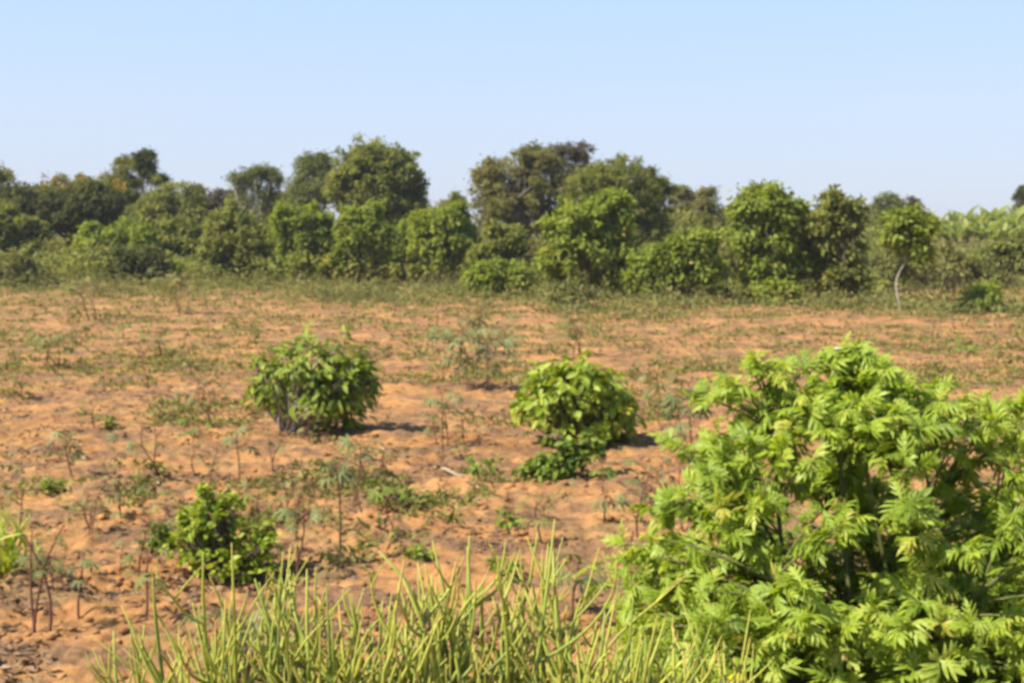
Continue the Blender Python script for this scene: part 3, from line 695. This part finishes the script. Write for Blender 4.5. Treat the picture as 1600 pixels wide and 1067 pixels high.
# ------------------------------------------------------------------ loose ground cover
def ground_cover():
    r = np.random.default_rng(21)
    # weeds
    mb = MB(); n0 = 42000
    py = 440 + 640 * r.random(n0) ** 1.35; D = HC * F / (py - HOR)
    D = np.clip(D, 5, 90); X = (r.uniform(-120, 1720, n0) - 800) / F * D
    D = D + r.uniform(-.4, .4, n0)
    dn = perlin(X * .35, D * .28, 31) + .6 * perlin(X * 1.1, D * .8, 32)
    keep = dn + r.normal(0, .25, n0) > .80 - .80 * sstep(11, 24, D) - .40 * sstep(30, 58, D)
    for q in (ground_at(500, 665), ground_at(930, 690)):
        keep &= ~((np.abs(X - q[0] - .5) < 1.3) & (np.abs(D - q[1]) < 1.2))
    X, D = X[keep], D[keep]; n = len(X)
    k = 7; idx = np.repeat(np.arange(n), k); m = len(idx)
    sz = r.uniform(.045, .10, n) * (1 + .5 * sstep(20, 50, D))
    cx = X[idx] + r.normal(size=m) * sz[idx] * .9; cy = D[idx] + r.normal(size=m) * sz[idx] * .9
    P = np.stack([cx, cy, terrain(cx, cy) + r.uniform(0, .5, m) * sz[idx]], 1)
    az = r.uniform(0, 6.28, m); Dr = nrm(np.stack([np.cos(az), np.sin(az), r.uniform(.1, 1.6, m)], 1))
    N = nrm(np.array([0, 0, 1.]) + r.normal(size=(m, 3)) * .5)
    tv = np.clip(r.normal(.45, .2, n), 0, 1)
    mb.leaves(P, Dr, N, sz[idx] * r.uniform(.6, 1.4, m), DIA, np.clip(tv[idx] + r.normal(0, .1, m), 0, 1), r.uniform(.5, 1.2, m))
    tag(mb.build('weeds', M['weed']), 'low sparse green weeds sprouting over the orange field', 'weeds', kind='stuff')
    # litter
    mb = MB(); n0 = 42000
    py = 455 + 640 * r.random(n0) ** 1.1; D = np.clip(HC * F / (py - HOR), 5, 60); X = (r.uniform(-120, 1720, n0) - 800) / F * D
    D = D + r.uniform(-.3, .3, n0)
    dn = perlin(X * .8, D * .6, 41) + .5 * perlin(X * 2.2, D * 1.8, 42)
    keep = dn + r.normal(0, .2, n0) > .38 - .28 * sstep(9, 20, D); X, D = X[keep], D[keep]; n = len(X)
    P = np.stack([X, D, terrain(X, D) + .006], 1); az = r.uniform(0, 6.28, n)
    Dr = nrm(np.stack([np.cos(az), np.sin(az), r.uniform(-.05, .35, n)], 1)); N = nrm(np.array([0, 0, 1.]) + r.normal(size=(n, 3)) * .35)
    mb.leaves(P, Dr, N, r.uniform(.03, .10, n) * (1 + .02 * D), DIA, np.clip(r.normal(.4, .25, n), 0, 1), r.uniform(.15, .9, n))
    tag(mb.build('litter', M['litter']), 'dry stalks and dead leaves strewn over the soil', 'litter', kind='stuff')
    # clods
    mb = MB(); n0 = 9000
    py = 560 + 520 * r.random(n0) ** .9; D = HC * F / (py - HOR); X = (r.uniform(-100, 1700, n0) - 800) / F * D
    D = D + r.uniform(-.2, .2, n0)
    keep = perlin(X * .9, D * .8, 51) + r.normal(0, .2, n0) > .1; X, D = X[keep], D[keep]; n = len(X)
    ph = (1 + 5 ** .5) / 2
    iv = nrm(np.array([(-1, ph, 0), (1, ph, 0), (-1, -ph, 0), (1, -ph, 0), (0, -1, ph), (0, 1, ph), (0, -1, -ph), (0, 1, -ph), (ph, 0, -1), (ph, 0, 1), (-ph, 0, -1), (-ph, 0, 1)], float))
    it = np.array([(0, 11, 5), (0, 5, 1), (0, 1, 7), (0, 7, 10), (0, 10, 11), (1, 5, 9), (5, 11, 4), (11, 10, 2), (10, 7, 6), (7, 1, 8), (3, 9, 4), (3, 4, 2), (3, 2, 6), (3, 6, 8), (3, 8, 9), (4, 9, 5), (2, 4, 11), (6, 2, 10), (8, 6, 7), (9, 8, 1)])
    S = np.abs(r.normal(.0, .014, n)) + .005
    V = iv[None] * (S[:, None, None]) * r.uniform(.6, 1.35, (n, 12, 1)) * np.array([1.2, 1.2, .75]) + np.stack([X, D, terrain(X, D) + S * .25], 1)[:, None]
    mb.add(V.reshape(-1, 3), (it[None] + (np.arange(n) * 12)[:, None, None]).reshape(-1, 3), .5)
    tag(mb.build('clods', M['soil'], smooth=False), 'crumbly orange soil clods scattered on the ground', 'clods', kind='stuff')
    # weedy margin
    mb = MB(); n0 = 6200
    X = r.uniform(-48, 44, n0); 
    edge = np.interp(X, [-40, -20, -8, 0, 8, 16, 26, 44], [60, 58, 55, 52, 46, 41, 38, 34])
    D = edge + np.abs(r.normal(0, 1, n0)) * 11 - 3.5 + 9 * perlin(X * .16, X * 0 + 3.3, 62) + 3 * r.normal(size=n0)
    tall = r.uniform(.15, .85, n0) * (.75 + .45 * sstep(3, 16, D - edge)) * np.maximum(.25, 1 + 1.1 * perlin(X * .5, D * .4, 63))
    k = 16; idx = np.repeat(np.arange(n0), k); m = len(idx)
    cx = X[idx] + r.normal(size=m) * .16; cy = D[idx] + r.normal(size=m) * .16
    P = np.stack([cx, cy, terrain(cx, cy) + r.uniform(0.05, 1, m) * tall[idx]], 1)
    az = r.uniform(0, 6.28, m); Dr = nrm(np.stack([np.cos(az), np.sin(az), r.uniform(-.2, 1.6, m)], 1)); N = nrm(np.array([0, -.2, .8]) + r.normal(size=(m, 3)) * .5)
    tv = np.clip(.45 + .45 * perlin(X * .4, D * .4, 61) + r.normal(0, .15, n0), 0, 1)
    mb.leaves(P, Dr, N, r.uniform(.09, .20, m), DIA, np.clip(tv[idx] + r.normal(0, .12, m), 0, 1), r.uniform(.5, 1.1, m))
    tag(mb.build('undergrowth', M['dusty']), 'knee-high dusty undergrowth along the far edge of the field', 'undergrowth', kind='stuff')


def thicket():
    r = np.random.default_rng(31)
    mb = MB(); n = 3600
    D = np.concatenate([r.uniform(66, 76, 1000), r.uniform(80, 104, 2000), r.uniform(54, 66, 600)])
    px = np.where(D < 66, r.uniform(760, 1370, n), r.uniform(-150, 1420, n)); X = (px - 800) / F * D
    h = np.where(D < 66, 1.1, np.where(D < 78, 1.7, 3.7)) * (.75 + .7 * perlin(X * .22, D * .1, 81) + .3 * perlin(X * .7, D * .3, 82)) * (1 - .6 * sstep(1330, 1400, px))
    h = np.maximum(h, .5)
    k = 40; idx = np.repeat(np.arange(n), k); m = len(idx)
    cx = X[idx] + r.normal(size=m) * .45; cy = D[idx] + r.normal(size=m) * .45
    P = np.stack([cx, cy, terrain(cx, cy, False) + h[idx] * r.random(m) ** .7], 1)
    Dr = nrm(r.normal(size=(m, 3)) + [0, 0, -.2]); N = nrm(np.array([0, -.3, .8]) + r.normal(size=(m, 3)) * .5)
    tv = np.clip(.45 + .4 * perlin(X * .3, D * .3, 83) + r.normal(0, .15, n), 0, 1)
    mb.leaves(P, Dr, N, r.uniform(.2, .4, m), DIA, np.clip(tv[idx] + r.normal(0, .12, m), 0, 1), r.uniform(.7, 1.2, m))
    tag(mb.build('thicket', M['mid']), 'tangled green thicket filling the gaps behind the shrub row', 'thicket', kind='stuff')
    mb = MB(); n = 2600
    D = np.where(r.random(n) < .22, r.uniform(114, 128, n), r.uniform(59, 100, n)); px = r.uniform(1340, 1750, n); X = (px - 800) / F * D
    h = .75 * (.8 + .6 * perlin(X * .3, D * .2, 84)) * np.where(D > 110, 3.0, 1.0)
    k = 22; idx = np.repeat(np.arange(n), k); m = len(idx)
    cx = X[idx] + r.normal(size=m) * .35; cy = D[idx] + r.normal(size=m) * .35
    P = np.stack([cx, cy, terrain(cx, cy) + h[idx] * r.random(m) ** .7], 1)
    Dr = nrm(r.normal(size=(m, 3))); N = nrm(np.array([0, -.3, .8]) + r.normal(size=(m, 3)) * .5)
    tv = np.clip(.45 + .4 * perlin(X * .3, D * .3, 85) + r.normal(0, .15, n), 0, 1)
    mb.leaves(P, Dr, N, r.uniform(.14, .28, m), DIA, np.clip(tv[idx] + r.normal(0, .12, m), 0, 1), r.uniform(.6, 1.1, m))
    tag(mb.build('scrub', M['dusty']), 'grey-green scrub covering the slope below the banana clump', 'scrub', kind='stuff')


# ------------------------------------------------------------------ near plants
def lobed_shrub():
    r = np.random.default_rng(77)
    D0 = 4.8; c0 = at(1335, 700, D0); x0 = c0[0]
    b = np.array([x0, D0, tz(x0, D0)])
    e = thing('lobed_leaf_shrub', b, 'large bright green shrub with deeply lobed leaves beside the pencil-stem hedge', 'shrub')
    tb = MB(); mb = MB()
    zt = at(1335, 545, D0)[2]
    def R(z):
        return np.interp(zt - z, [0, .12, .3, .6, .9, 1.4, 2.0], [.05, .22, .52, .76, .96, 1.0, .85])
    # framework stems
    stems = []
    for i in range(13):
        a = i * 2.4 + .3; h = r.uniform(.62, 1.0) * (zt - b[2]) if i else zt - b[2] - .04
        rr = R(b[2] + h) * (.65 if i else 0)
        top = b + np.array([math.cos(a) * rr, math.sin(a) * rr * .8, h - .08])
        stems.append(limb(tb, b + [r.normal() * .05, r.normal() * .05, -.08], top, .017, .006, r, 12, .04, .45, 6))
    tips = []
    n = 0
    while n < 1350:
        z = zt - 1.75 * r.random() ** .8
        a = r.uniform(0, 6.28); q = math.sqrt(r.uniform(.2, 1.0)) * R(z) * (1 + .22 * perlin(math.cos(a) * 1.3 + 4, math.sin(a) * 1.3 + z * 2.2, 72))
        p = np.array([x0 + math.cos(a) * q, D0 + math.sin(a) * q * .85, z])
        if p[0] > x0 + .18 and zt - z < .6 and r.random() < .4: continue
        if zt - z < .5 and r.random() < .6: continue      # thin side
        if perlin(p[0] * 4.5, p[2] * 4.5, 71) < (-.02 if zt - z < .85 else -.30): continue
        tips.append(p); n += 1
    for px, py, dd in ((1190, 578, 0), (1140, 600, .1), (1105, 615, -.1), (1120, 690, .1), (1085, 700, -.1), (1200, 590, .15), (1250, 600, -.1), (1340, 560, 0), (1480, 645, .05), (1520, 630, .2), (1560, 655, 0), (1600, 690, .1),
                       (1450, 640, .1), (1020, 840, -.2), (1000, 860, 0), (1590, 760, 0), (1390, 600, .1), (1290, 570, 0), (1370, 580, -.1), (1600, 640, .1), (1040, 800, 0), (1180, 640, 0)):
        tips.append(at(px, py, D0 + dd))
    for i in range(36):
        px = r.uniform(1130, 1590); lim = np.interp(px, [1000, 1085, 1200, 1280, 1335, 1450, 1600], [830, 740, 640, 585, 550, 610, 655])
        tips.append(at(px, lim + 110 * r.random() ** 1.3, D0 + r.uniform(-.3, .3)))
    ok = []
    for t in tips:
        px = 800 + F * t[0] / t[1] * 1.0; py = 533.5 - F * math.tan(math.atan2(t[2] - HC, t[1]) + PITCH)
        if py > np.interp(px, [985, 1020, 1085, 1200, 1280, 1335, 1450, 1600, 1700], [850, 800, 740, 640, 585, 550, 610, 655, 690]): ok.append(t)
    tips = np.array(ok)
    sprays = [at(px + r.normal() * 16, py + r.normal() * 9, D0 + r.normal() * .08) for px, py in ((1190, 575), (1140, 598), (1105, 612), (1120, 690), (1085, 700), (1215, 582), (1255, 590), (1480, 640), (1520, 628), (1560, 650), (1595, 690), (1450, 630), (1400, 600), (1020, 840), (1000, 862), (1600, 640), (1045, 795)) for _ in range(3)]
    sprays += [at(px + r.normal() * 5, py + r.normal() * 4, D0 + r.normal() * .05) for px, py in ((1310, 553), (1335, 554), (1352, 562), (1322, 568), (1298, 574), (1340, 585), (1312, 590), (1365, 590)) for _ in range(3)]
    tips = np.vstack([tips, sprays])
    allp = np.vstack(stems)
    for p in tips:
        d = np.linalg.norm(allp - p, axis=1) + 3.0 * np.maximum(0, allp[:, 2] - p[2] + .12)
        s = allp[np.argmin(d)]
        k = np.linspace(0, 1, 6)[:, None]
        mid = (s + p) / 2 + [0, 0, .05]
        path = (1 - k) ** 2 * s + 2 * k * (1 - k) * mid + k ** 2 * p
        tb.tube(path, np.linspace(.006, .003, 6), .75, 5)
        out = nrm((p - np.array([x0, D0, p[2] - .25]))[None])[0]
        # leaves: tip rosette + along the branch
        nl = 6; az = np.arange(nl) * 2.4 + r.uniform(0, 6); ax = nrm(r.normal(size=(1, 3)) * .55 + [[0, 0, 1.]])[0]
        ring = np.stack([np.cos(az), np.sin(az), np.zeros(nl)], 1)
        Dr = nrm(ring * .75 + out * .5 + ax * r.uniform(-.8, .8, (nl, 1)) + r.normal(size=(nl, 3)) * .45)
        N = nrm(ax + out * .2 + np.array([-.4, -.3, 0]) + r.normal(size=(nl, 3)) * .5)
        vv = np.clip(r.normal(.62, .14) + r.normal(0, .1, nl), 0, 1)
        mb.leaves(np.tile(p, (nl, 1)), Dr, N, r.uniform(.045, .098, nl), (LOBED, LOBED_NARROW)[r.integers(0, 2)], vv, 1.0)
        nl = 5; t = r.uniform(.35, .95, nl)
        P = np.stack([np.interp(t, k[:, 0], path[:, j]) for j in range(3)], 1)
        az = np.arange(nl) * 2.4 + r.uniform(0, 6)
        Dr = nrm(np.stack([np.cos(az), np.sin(az), r.uniform(-.3, .3, nl)], 1) + out * .3); N = nrm(np.array([0, 0, 1.]) + r.normal(size=(nl, 3)) * .6)
        mb.leaves(P, Dr, N, r.uniform(.05, .10, nl), (LOBED, LOBED_NARROW)[r.integers(0, 2)], np.clip(r.normal(.42, .14, nl), 0, 1), 1.0)
    tb.build('stems', M['greenstem'], e, b, True)
    mb.build('foliage', M['lobed'], e, b)
    def flower(px, py, D, nm, mat, s):
        f = MB(); c = at(px, py, D); n = 9; az = np.arange(n) * .7
        f.leaves(np.tile(c, (n, 1)), nrm(np.stack([np.cos(az), np.sin(az) * .7, np.full(n, .55)], 1)), np.tile([0, -.2, 1.], (n, 1)), s, OVAL, r.random(n), 1.1)
        f.tube(np.array([c - [0, 0, .03], c]), .003, .5, 5)
        f.build(nm, M[mat], e, b)
    flower(1309, 546, D0, 'flower_bud', 'bud', .018)
    flower(1152, 1062, D0 - .75, 'flower', 'yflower', .032)


def pencil_hedge():
    plants = [(232, 3.45, 4, [(190, 975), (238, 905), (222, 1000)], 'lone leaning pencil-stemmed plant at the outer end of the hedge'),
              (335, 3.35, 7, [(318, 868), (362, 848), (345, 920), (300, 930)], 'pencil-stemmed plant rising before the small-leaved lime bush'),
              (425, 3.5, 8, [(400, 900), (442, 860), (462, 905), (420, 880)], 'pencil-stemmed plant with twin upright shoots, right of the lime bush'),
              (520, 3.3, 8, [(480, 890), (520, 915), (545, 930), (500, 960)], 'pencil-stemmed plant below the tall bare cassava stem'),
              (612, 3.35, 8, [(590, 865), (570, 915), (635, 880), (615, 930)], 'pencil-stemmed plant with bluish lower branches, mid hedge'),
              (700, 3.4, 10, [(680, 845), (728, 838), (742, 850), (712, 880), (660, 880)], 'tallest thick cluster of pencil stems in the hedge'),
              (790, 3.55, 6, [(830, 840), (775, 900), (800, 920)], 'pencil-stemmed plant with dark forked branches beside the tallest cluster'),
              (840, 3.45, 5, [(866, 815), (878, 835), (850, 880)], 'pencil-stemmed plant arching outward over the bare soil'),
              (930, 3.35, 7, [(905, 945), (960, 935), (935, 975)], 'short pencil-stemmed plant under the dark palmate cassava'),
              (1005, 3.3, 8, [(990, 940), (1030, 960), (1010, 1000)], 'pale pencil-stemmed plant in the hedge next to the lobed shrub'),
              (1075, 3.4, 8, [(1062, 930), (1100, 985), (1085, 1010)], 'pencil-stemmed plant growing into the lobed-leaf shrub')]
    for ip, (px, D, ns, tops, label) in enumerate(plants):
        r = np.random.default_rng(900 + ip)
        x = at(px, 1000, D)[0]; b = np.array([x, D, tz(x, D)])
        e = thing('pencil_plant', b, label, 'succulent', 'pencil-stemmed succulents of the near hedge')
        tb = MB(); mb = MB()
        zt = np.mean([at(a, c, D)[2] for a, c in tops])
        zt0 = zt - b[2]
        for s in range(3):
            top = b + np.array([r.normal() * .05, r.normal() * .06, zt0 * .48])
            limb(tb, b + [r.normal() * .04, r.normal() * .04, -.06], top, .022, .014, r, 7, .04, .4, 7)
        shoots = [(at(a, c, D + r.normal() * .08)) for a, c in tops]
        for s in range(int(ns * 1.4) + 3):
            pp = px + r.normal() * 46; hh = r.uniform(10, 190)
            shoots.append(at(pp, np.mean([c for _, c in tops]) + hh, D + r.normal() * .12))
        # every shoot climbs from the woody base and forks again and again
        def grow(a0, t, rad, age0, depth):
            n = 8; k = np.linspace(0, 1, n)[:, None]; L = np.linalg.norm(t - a0)
            c1 = a0 + (t - a0) * [.65, .65, .42] + r.normal(size=3) * .12 * L
            p = (1 - k) ** 2 * a0 + 2 * k * (1 - k) * c1 + k ** 2 * t
            p += np.sin(k * r.uniform(3, 9)) * r.normal(size=3) * .018 * L
            a1 = min(1, age0 + .45) if depth == 0 else r.uniform(.72, .95)
            age = np.clip(np.linspace(age0, a1, n) + r.normal(0, .05), 0, 1); age[-1] = min(1, age[-1] + .12)
            rr = np.linspace(rad, rad * .44, n); rr[-1] *= .5
            mb.tube(p, rr, age, 7)
            if depth < 2:
                for f in range(r.integers(2, 5) if depth == 0 else r.integers(0, 3)):
                    q = r.uniform(.25, .85); i = q * (n - 1); j = int(i); b0 = p[j] + (p[min(j + 1, n - 1)] - p[j]) * (i - j)
                    LL = max(.05, (t[2] - b0[2]) * r.uniform(.35, .9) + .03); az = r.uniform(0, 6.28); sp = r.uniform(.25, .95)
                    grow(b0, b0 + np.array([math.cos(az) * LL * sp, math.sin(az) * LL * sp, LL]), rad * (1 - .42 * q) * .82, float(np.interp(q, np.linspace(0, 1, n), age)) - .05, depth + 1)
        for t in shoots:
            s = b + np.array([r.normal() * .07, r.normal() * .07, zt0 * r.uniform(.3, .62)])
            grow(s, t, r.uniform(.0074, .0114), r.uniform(.0, .45), 0)
        tb.build('woody_base', M['bark'], e, b, True)
        mb.build('branches', M['pencil'], e, b, True)


# ------------------------------------------------------------------ ground
def ground():
    ys = [-40, -20, -10, -5, -2, 0, 2]
    y = 2.6
    while y < 75: ys.append(y); y += max(.018, .0052 * y)
    while y < 4000: ys.append(y); y *= 1.05
    ys = np.array(ys)
    us = np.concatenate([[-40, -14, -7, -4, -2.6, -1.8, -1.4, -1.2], np.linspace(-1.08, 1.08, 470), [1.2, 1.4, 1.8, 2.6, 4, 7, 14, 40]])
    wid = np.maximum(ys, 0) * .47 + 1.6
    X = us[None, :] * wid[:, None]; Y = np.broadcast_to(ys[:, None], X.shape)
    Z = terrain(X, Y)
    V = np.stack([X, Y, Z], -1).reshape(-1, 3)
    nr, nc = X.shape
    i = np.arange(nr - 1)[:, None] * nc; j = np.arange(nc - 1)[None]
    a = (i + j); t1 = np.stack([a, a + 1, a + nc + 1], -1).reshape(-1, 3); t2 = np.stack([a, a + nc + 1, a + nc], -1).reshape(-1, 3)
    mb = MB(); mb.add(V, np.vstack([t1, t2]), .5)
    tag(mb.build('ground', M['soil'], smooth=True), 'rough orange sandy soil of an open field', 'ground', kind='structure')
    # heap of orange soil at the field edge
    b = ground_at(648, 440); r = np.random.default_rng(3)
    n, m = 26, 12; k = b[1] / F; mb = MB(); vs = []
    for a in range(m):
        q = a / (m - 1)
        for t in range(n):
            th = t / n * 2 * math.pi; nz = 1 + .25 * perlin(np.array([math.cos(th) * 1.5 + q]), np.array([math.sin(th) * 1.5]), 9)[0]
            rx = 42 * k * (1 - q) * nz; ry = 1.1 * (1 - q) * nz
            vs.append((b[0] + rx * math.cos(th), b[1] + ry * math.sin(th), b[2] - .1 + .62 * (1 - (1 - q) ** 1.8) * (1 + .2 * r.normal() * (q < .9))))
    tr = []
    for a in range(m - 1):
        for t in range(n):
            p, q2 = a * n + t, a * n + (t + 1) % n
            tr += [(p, q2, q2 + n), (p, q2 + n, p + n)]
    mb.add(np.array(vs), np.array(tr), .5)
    tag(mb.build('soil_mound', M['soil'], origin=b), 'low heap of dug orange soil at the shrub line', 'mound', kind='thing')
    # pale stick
    mb = MB(); s = ground_at(690, 736); t = ground_at(724, 746)
    limb(mb, s + [0, 0, .03], t + [0, 0, .02], .011, .008, r, 6, .05, .6, 6)
    tag(mb.build('stick', M['pale'], origin=s, smooth=True), 'pale dry stick lying on the soil by the flat weed clump', 'stick')


# ------------------------------------------------------------------ light, sky, camera
def light():
    w = bpy.data.worlds.new('World'); scene.world = w; w.use_nodes = True
    nt = w.node_tree; nt.nodes.clear()
    sky = nt.nodes.new('ShaderNodeTexSky'); sky.sky_type = 'NISHITA'; sky.sun_disc = False
    back = 24.0                                       # degrees the sun stands behind the camera, from due left
    hx, hy = -math.cos(math.radians(back)), -math.sin(math.radians(back))
    sky.sun_elevation = math.radians(SUN_EL)
    sky.sun_rotation = math.atan2(hx, hy)
    sky.altitude = 1100; sky.air_density = 1.0; sky.dust_density = 1.6; sky.ozone_density = 1.6
    bg = nt.nodes.new('ShaderNodeBackground'); bg.inputs[1].default_value = .098
    # milky tropical haze over the clear-sky model, keyed to elevation
    tc = nt.nodes.new('ShaderNodeTexCoord'); sx = nt.nodes.new('ShaderNodeSeparateXYZ'); nt.links.new(tc.outputs['Generated'], sx.inputs[0])
    hz = ramp(nt, [(0, (.33, .35, .44)), (.10, (.352, .412, .525)), (.19, (.31, .425, .61)), (.5, (.17, .28, .52)), (1, (.09, .19, .42))], sx.outputs[2])
    bg2 = nt.nodes.new('ShaderNodeBackground'); bg2.inputs[1].default_value = .9; nt.links.new(hz, bg2.inputs[0])
    mw = nt.nodes.new('ShaderNodeMixShader'); mw.inputs[0].default_value = .8
    nt.links.new(bg.outputs[0], mw.inputs[1]); nt.links.new(bg2.outputs[0], mw.inputs[2])
    o = nt.nodes.new('ShaderNodeOutputWorld'); nt.links.new(sky.outputs[0], bg.inputs[0]); nt.links.new(mw.outputs[0], o.inputs[0])
    l = bpy.data.lights.new('sun', 'SUN'); l.energy = 5.0; l.angle = math.radians(.5); l.color = (1, .93, .82)
    so = bpy.data.objects.new('sun', l); COL.objects.link(so)
    ce = math.cos(math.radians(SUN_EL))
    d = Vector((hx * ce, hy * ce, math.sin(math.radians(SUN_EL))))
    so.rotation_euler = d.to_track_quat('Z', 'Y').to_euler(); so.location = d * 60
    cam = bpy.data.cameras.new('camera'); co = bpy.data.objects.new('camera', cam); COL.objects.link(co)
    cam.sensor_width = 36; cam.lens = 36 * F / 1600; cam.clip_end = 6000; cam.clip_start = .05
    co.location = (0, 0, HC); co.rotation_euler = (math.pi / 2 - PITCH, 0, 0)
    # the photograph is soft all over: the lens was focused just in front of it
    cam.dof.use_dof = True; cam.dof.focus_distance = .55; cam.dof.aperture_fstop = 29.0
    scene.camera = co
    vs = scene.view_settings; vs.view_transform = 'Standard'; vs.look = 'None'; vs.exposure = 1.02; vs.gamma = 1
    cy = scene.cycles
    cy.max_bounces = 6; cy.diffuse_bounces = 3; cy.glossy_bounces = 2; cy.transmission_bounces = 3


def haze():
    bpy.ops.mesh.primitive_cube_add(size=2)
    o = bpy.context.object; o.name = 'haze'
    me = o.data; xs = (-420, 420); ys = (-60, 480); zs = (-2, 24)
    for v in me.vertices:
        v.co = (xs[v.co.x > 0], ys[v.co.y > 0], zs[v.co.z > 0])
    m, nt = new_mat('thin_haze'); o.data.materials.append(m)
    pv = nt.nodes.new('ShaderNodeVolumePrincipled'); pv.inputs['Color'].default_value = (.92, .95, 1, 1)
    pv.inputs['Density'].default_value = .0003; pv.inputs['Anisotropy'].default_value = .2
    out = nt.nodes.new('ShaderNodeOutputMaterial'); nt.links.new(pv.outputs[0], out.inputs['Volume'])
    tag(o, 'thin pale haze lying over the field and trees', 'haze', kind='stuff')


haze()
ground()
background()
field()
ground_cover()
thicket()
lobed_shrub()
pencil_hedge()
light()
